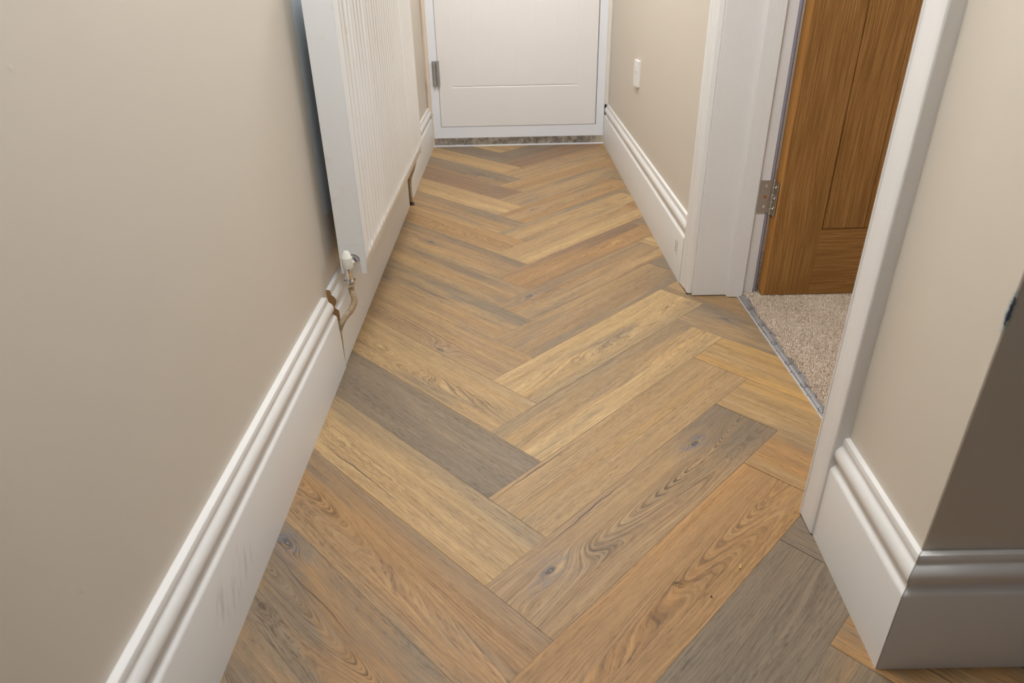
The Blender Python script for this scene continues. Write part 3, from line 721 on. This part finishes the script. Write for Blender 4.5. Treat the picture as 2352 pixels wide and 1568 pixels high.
# ---------------------------------------------------------------- radiator
XF, Y0, Y1, Z0, Z1 = -.3665, 1.607, 2.868, .245, .95
rd = empty('radiator', (-.40, 2.2, Z0), 'white ribbed panel radiator on the left wall above the skirting', 'radiator')
pitch = .0398; g0 = 1.648
def rib(y):
    """thin crease, then a shallow channel that rises back to the face"""
    if y < g0-.003 or y > Y1-.014: return 0
    t = (y-g0+.002) % pitch - .002
    if t < .0018: return -.0085*max(0, 1-abs(t)/.0036) - .0020
    return -.0058*max(0, 1-(t-.0018)/.021)
us = [Y0, Y0+.003]; y = g0-.0140
ys = []
k = 0
while g0+k*pitch < Y1-.012:
    c = g0+k*pitch; ys += [c+q for q in (-.0020, -.0010, 0, .0010, .0019, .006, .011, .016, .021, .030)]; k += 1
us = sorted(set(us + [q for q in ys if q < Y1-.003] + [Y1-.003, Y1]))
vz = [Z0, Z0+.006, Z0+.018, Z0+.030, Z0+.038, Z0+.042, Z0+.046, Z0+.050, Z0+.054, Z0+.058, Z0+.064, .60, Z1-.05, Z1-.042, Z1-.03, Z1]
def fr_(u, v):
    if v < Z0+.04: return -.010*((Z0+.04-v)/.04)**1.2 - 0.0
    k = min(1, max(0, (v-Z0-.040)/.014))
    if v > Z1-.045: k = 0
    e = -.002 if (u < Y0+.002 or u > Y1-.002) else 0
    return rib(u)*k + e
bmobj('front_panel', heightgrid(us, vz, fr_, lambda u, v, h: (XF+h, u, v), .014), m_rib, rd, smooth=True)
# end cover with an arched notch round the valve tail
def end_cover(name, ya, yb):
    xa, xb = -.434, XF-.0035; cx, rr, zc = -.4005, .0170, .279
    out = [(xa, Z0-.001), (xa, Z1+.004), (xb, Z1+.004), (xb, Z0-.001), (cx+rr, Z0-.001)]
    out += [(cx+rr*math.cos(math.radians(a)), zc+rr*math.sin(math.radians(a))) for a in range(0, 181, 12)] + [(cx-rr, Z0-.001)]
    bm = bmesh.new(); add_ring_loft(bm, [[(x, ya, z) for x, z in out], [(x, yb, z) for x, z in out]])
    return bmobj(name, bm, m_rad, rd, smooth=True)
end_cover('end_cover', Y0-.0025, Y0-.0005); end_cover('end_cover', Y1+.0005, Y1+.0025)
boxes('back_panel', [(-.436, -.424, Y0+.012, Y1-.012, Z0+.004, Z1-.006)], m_rad, rd)
boxes('convector_fins', [(-.423, -.382, Y0+.03+.02*i, Y0+.0306+.02*i, Z0+.03, Z1-.03) for i in range(60)], m_rad, rd)
boxes('top_grille', [(-.434, -.372, Y0, Y1, Z1-.002, Z1+.001)]+[(-.434, -.372, Y0+.01+.02*i, Y0+.014+.02*i, Z1, Z1+.004) for i in range(62)], m_rad, rd)
bm = bmesh.new(); add_lathe(bm, (-.4005, Y0+.012, .279), (0, -1, 0), [(.0002, 0), (.0142, 0), (.0142, .0095), (.0125, .0105), (.0095, .0105)], 32)
bmobj('tapping_boss', bm, m_rad, rd, smooth=True)
for y in (1.80, 2.62): box('wall_bracket', (XL+.0005, -.436, y, y+.03, .40, .80), m_rad, rd)
cu = bpy.data.curves.new('t', 'FONT'); cu.body = 'ULTRAHEAT'; cu.size = .0098; cu.extrude = .0003; cu.align_x = 'CENTER'; cu.space_character = 1.18
tmp = bpy.data.objects.new('t', cu); COL.objects.link(tmp); dg = bpy.context.evaluated_depsgraph_get(); dg.update()
me = bpy.data.meshes.new_from_object(tmp.evaluated_get(dg)); bpy.data.objects.remove(tmp)
me.transform(Matrix.Translation((-.403, Y0-.0027, .3195)) @ Matrix.Rotation(math.pi/2, 4, 'X'))
link('embossed_lettering', me, m_rad, rd)

# ---------------------------------------------------------------- valve and pipes
VX, VY = -.4085, 1.574
rv = empty('radiator_valve', (VX, VY, .225), 'chrome radiator valve with ivory cap at the near end of the radiator', 'radiator valve')
bm = bmesh.new(); add_lathe(bm, (VX, VY, .272), (0, 0, 1), [(.0118, 0), (.0130, .0005), (.0133, .0015), (.0136, .0272), (.0135, .0277), (.0130, .0285), (.0068, .0430), (.0063, .0436), (.0056, .0440)], 36)
bmobj('cap', bm, m_cap, rv, smooth=True)
bm = bmesh.new(); add_lathe(bm, (VX, VY, .238), (0, 0, 1), [(.0098, 0), (.0104, .001), (.0104, .034), (.0098, .0355)], 32)
dv = Vector((-.4005-VX, Y0+.004-VY, .279-.262)); add_tube(bm, [(VX, VY, .262), (VX+.003, VY+.012, .268), (-.4008, Y0-.010, .277), (-.4005, Y0+.003, .279)], .0078, 20)
bmobj('body', bm, m_chrome, rv, smooth=True)
bm = bmesh.new(); add_lathe(bm, (-.4006, Y0-.013, .278), (0, 1, 0), [(.0098, 0), (.0118, .001), (.0118, .008), (.0100, .009)], 6)
bmobj('union_nut', bm, m_chrome, rv, bevel=.0006, smooth=True)
bm = bmesh.new(); add_lathe(bm, (VX, VY, .2215), (0, 0, 1), [(.0100, 0), (.0140, .0035), (.0140, .0135), (.0125, .0165)], 6)
bmobj('compression_nut', bm, m_chrome, rv, bevel=.0007, smooth=True)
bm = bmesh.new(); add_lathe(bm, (VX, VY, .2365), (0, 0, 1), [(.0122, 0), (.0140, .001), (.0140, .0035), (.0108, .0045)], 32)
bmobj('collar', bm, m_chrome, rv, smooth=True)
bm = bmesh.new()
add_tube(bm, [(VX, VY, .2225), (VX+.002, VY, .205), (-.4045, 1.573, .183), (-.4140, 1.570, .160), (-.4300, 1.566, .142), (-.4430, 1.561, .122), (-.4510, 1.5605, .095), (-.4530, 1.5600, .05), (-.4530, 1.5600, -.004)],
         lambda t: .0078 if t < .6 else .0078 - .0026*min(1, (t-.6)/.15), 18, .00035, 6)
tag(bmobj('heating_pipe', bm, m_pipe, smooth=True), 'paint-spotted bent pipe from the chrome valve into the skirting gap', 'pipe')
bm = bmesh.new()
add_tube(bm, [(-.400, 2.895, .30), (-.401, 2.905, .25), (-.408, 2.915, .205), (-.420, 2.930, .165), (-.437, 2.946, .125), (-.4430, 2.950, .09), (-.4425, 2.950, .05), (-.4425, 2.950, -.004)], .0075, 16, .0003, 6)
tag(bmobj('heating_pipe', bm, m_pipe, smooth=True), 'narrow stained pipe dropping to the floor below the far radiator end', 'pipe')
bm = bmesh.new(); add_tube(bm, [(-.400, 2.895, .305), (-.400, 2.888, .300), (-.4005, 2.862, .279)], .008, 14); add_lathe(bm, (-.400, 2.895, .285), (0, 0, 1), [(.011, 0), (.011, .03), (.008, .045)], 24)
tag(bmobj('radiator_valve', bm, m_chrome, smooth=True), 'chrome valve hidden at the far end of the radiator', 'radiator valve')
bm = bmesh.new(); add_lathe(bm, (-.4425, 2.950, 0), (0, 0, 1), [(.0125, 0), (.0125, .004), (.0085, .008), (.0083, .014)], 20)
tag(bmobj('pipe_collar', bm, plain('dark_rust', (.06, .035, .025), .8), smooth=True), 'dark rusty collar where the far pipe meets the floor', 'pipe collar')

# ---------------------------------------------------------------- socket plate on the right wall
so = empty('fused_switch', (XR, 3.16, .5), 'white square switch plate low on the right wall', 'switch')
box('plate', (XR-.011, XR, 3.112, 3.212, .449, .551), m_plastic, so, bevel=.002)
box('rocker', (XR-.0150, XR-.010, 3.128, 3.142, .510, .535), m_plastic, so, bevel=.0015)
for y, z, a, b in ((3.166, .505, .0035, .010), (3.147, .477, .007, .003), (3.182, .477, .007, .003)): box('slot', (XR-.0113, XR-.0105, y-a/2, y+a/2, z-b/2, z+b/2), m_rubber, so)

# ---------------------------------------------------------------- crumbs on the floor
bm = bmesh.new(); add_tube(bm, [(.3815, .8430, .0015), (.3830, .8480, .0018), (.3860, .8540, .0012)], lambda t: .0018*(1-.75*t), 8)
tag(bmobj('wood_sliver', bm, plain('pale_wood', (.66, .42, .14), .5), smooth=True), 'small pale wood sliver on the orange plank near the corner', 'debris')

bm = bmesh.new()
for k in range(5):
    a = random.uniform(0, 6.28); add_tube(bm, [(.2665, .8165, .0012), (.2665+.005*math.cos(a), .8165+.005*math.sin(a), .0022), (.2665+.010*math.cos(a+.4), .8165+.010*math.sin(a+.4), .0010)], .00035, 6)
m_fluff = plain('dark_fluff', (.07, .05, .04), .9)
tag(bmobj('fluff', bm, m_fluff), 'tiny dark tangle of fibres on the orange plank', 'debris')
bm = bmesh.new(); bmesh.ops.create_icosphere(bm, subdivisions=2, radius=.0016, matrix=Matrix.Translation((.317, .785, .0013)) @ Matrix.Diagonal((1, 1.4, .7, 1)))
tag(bmobj('crumb', bm, m_fluff, smooth=True), 'dark crumb near the edge of the orange plank', 'debris')
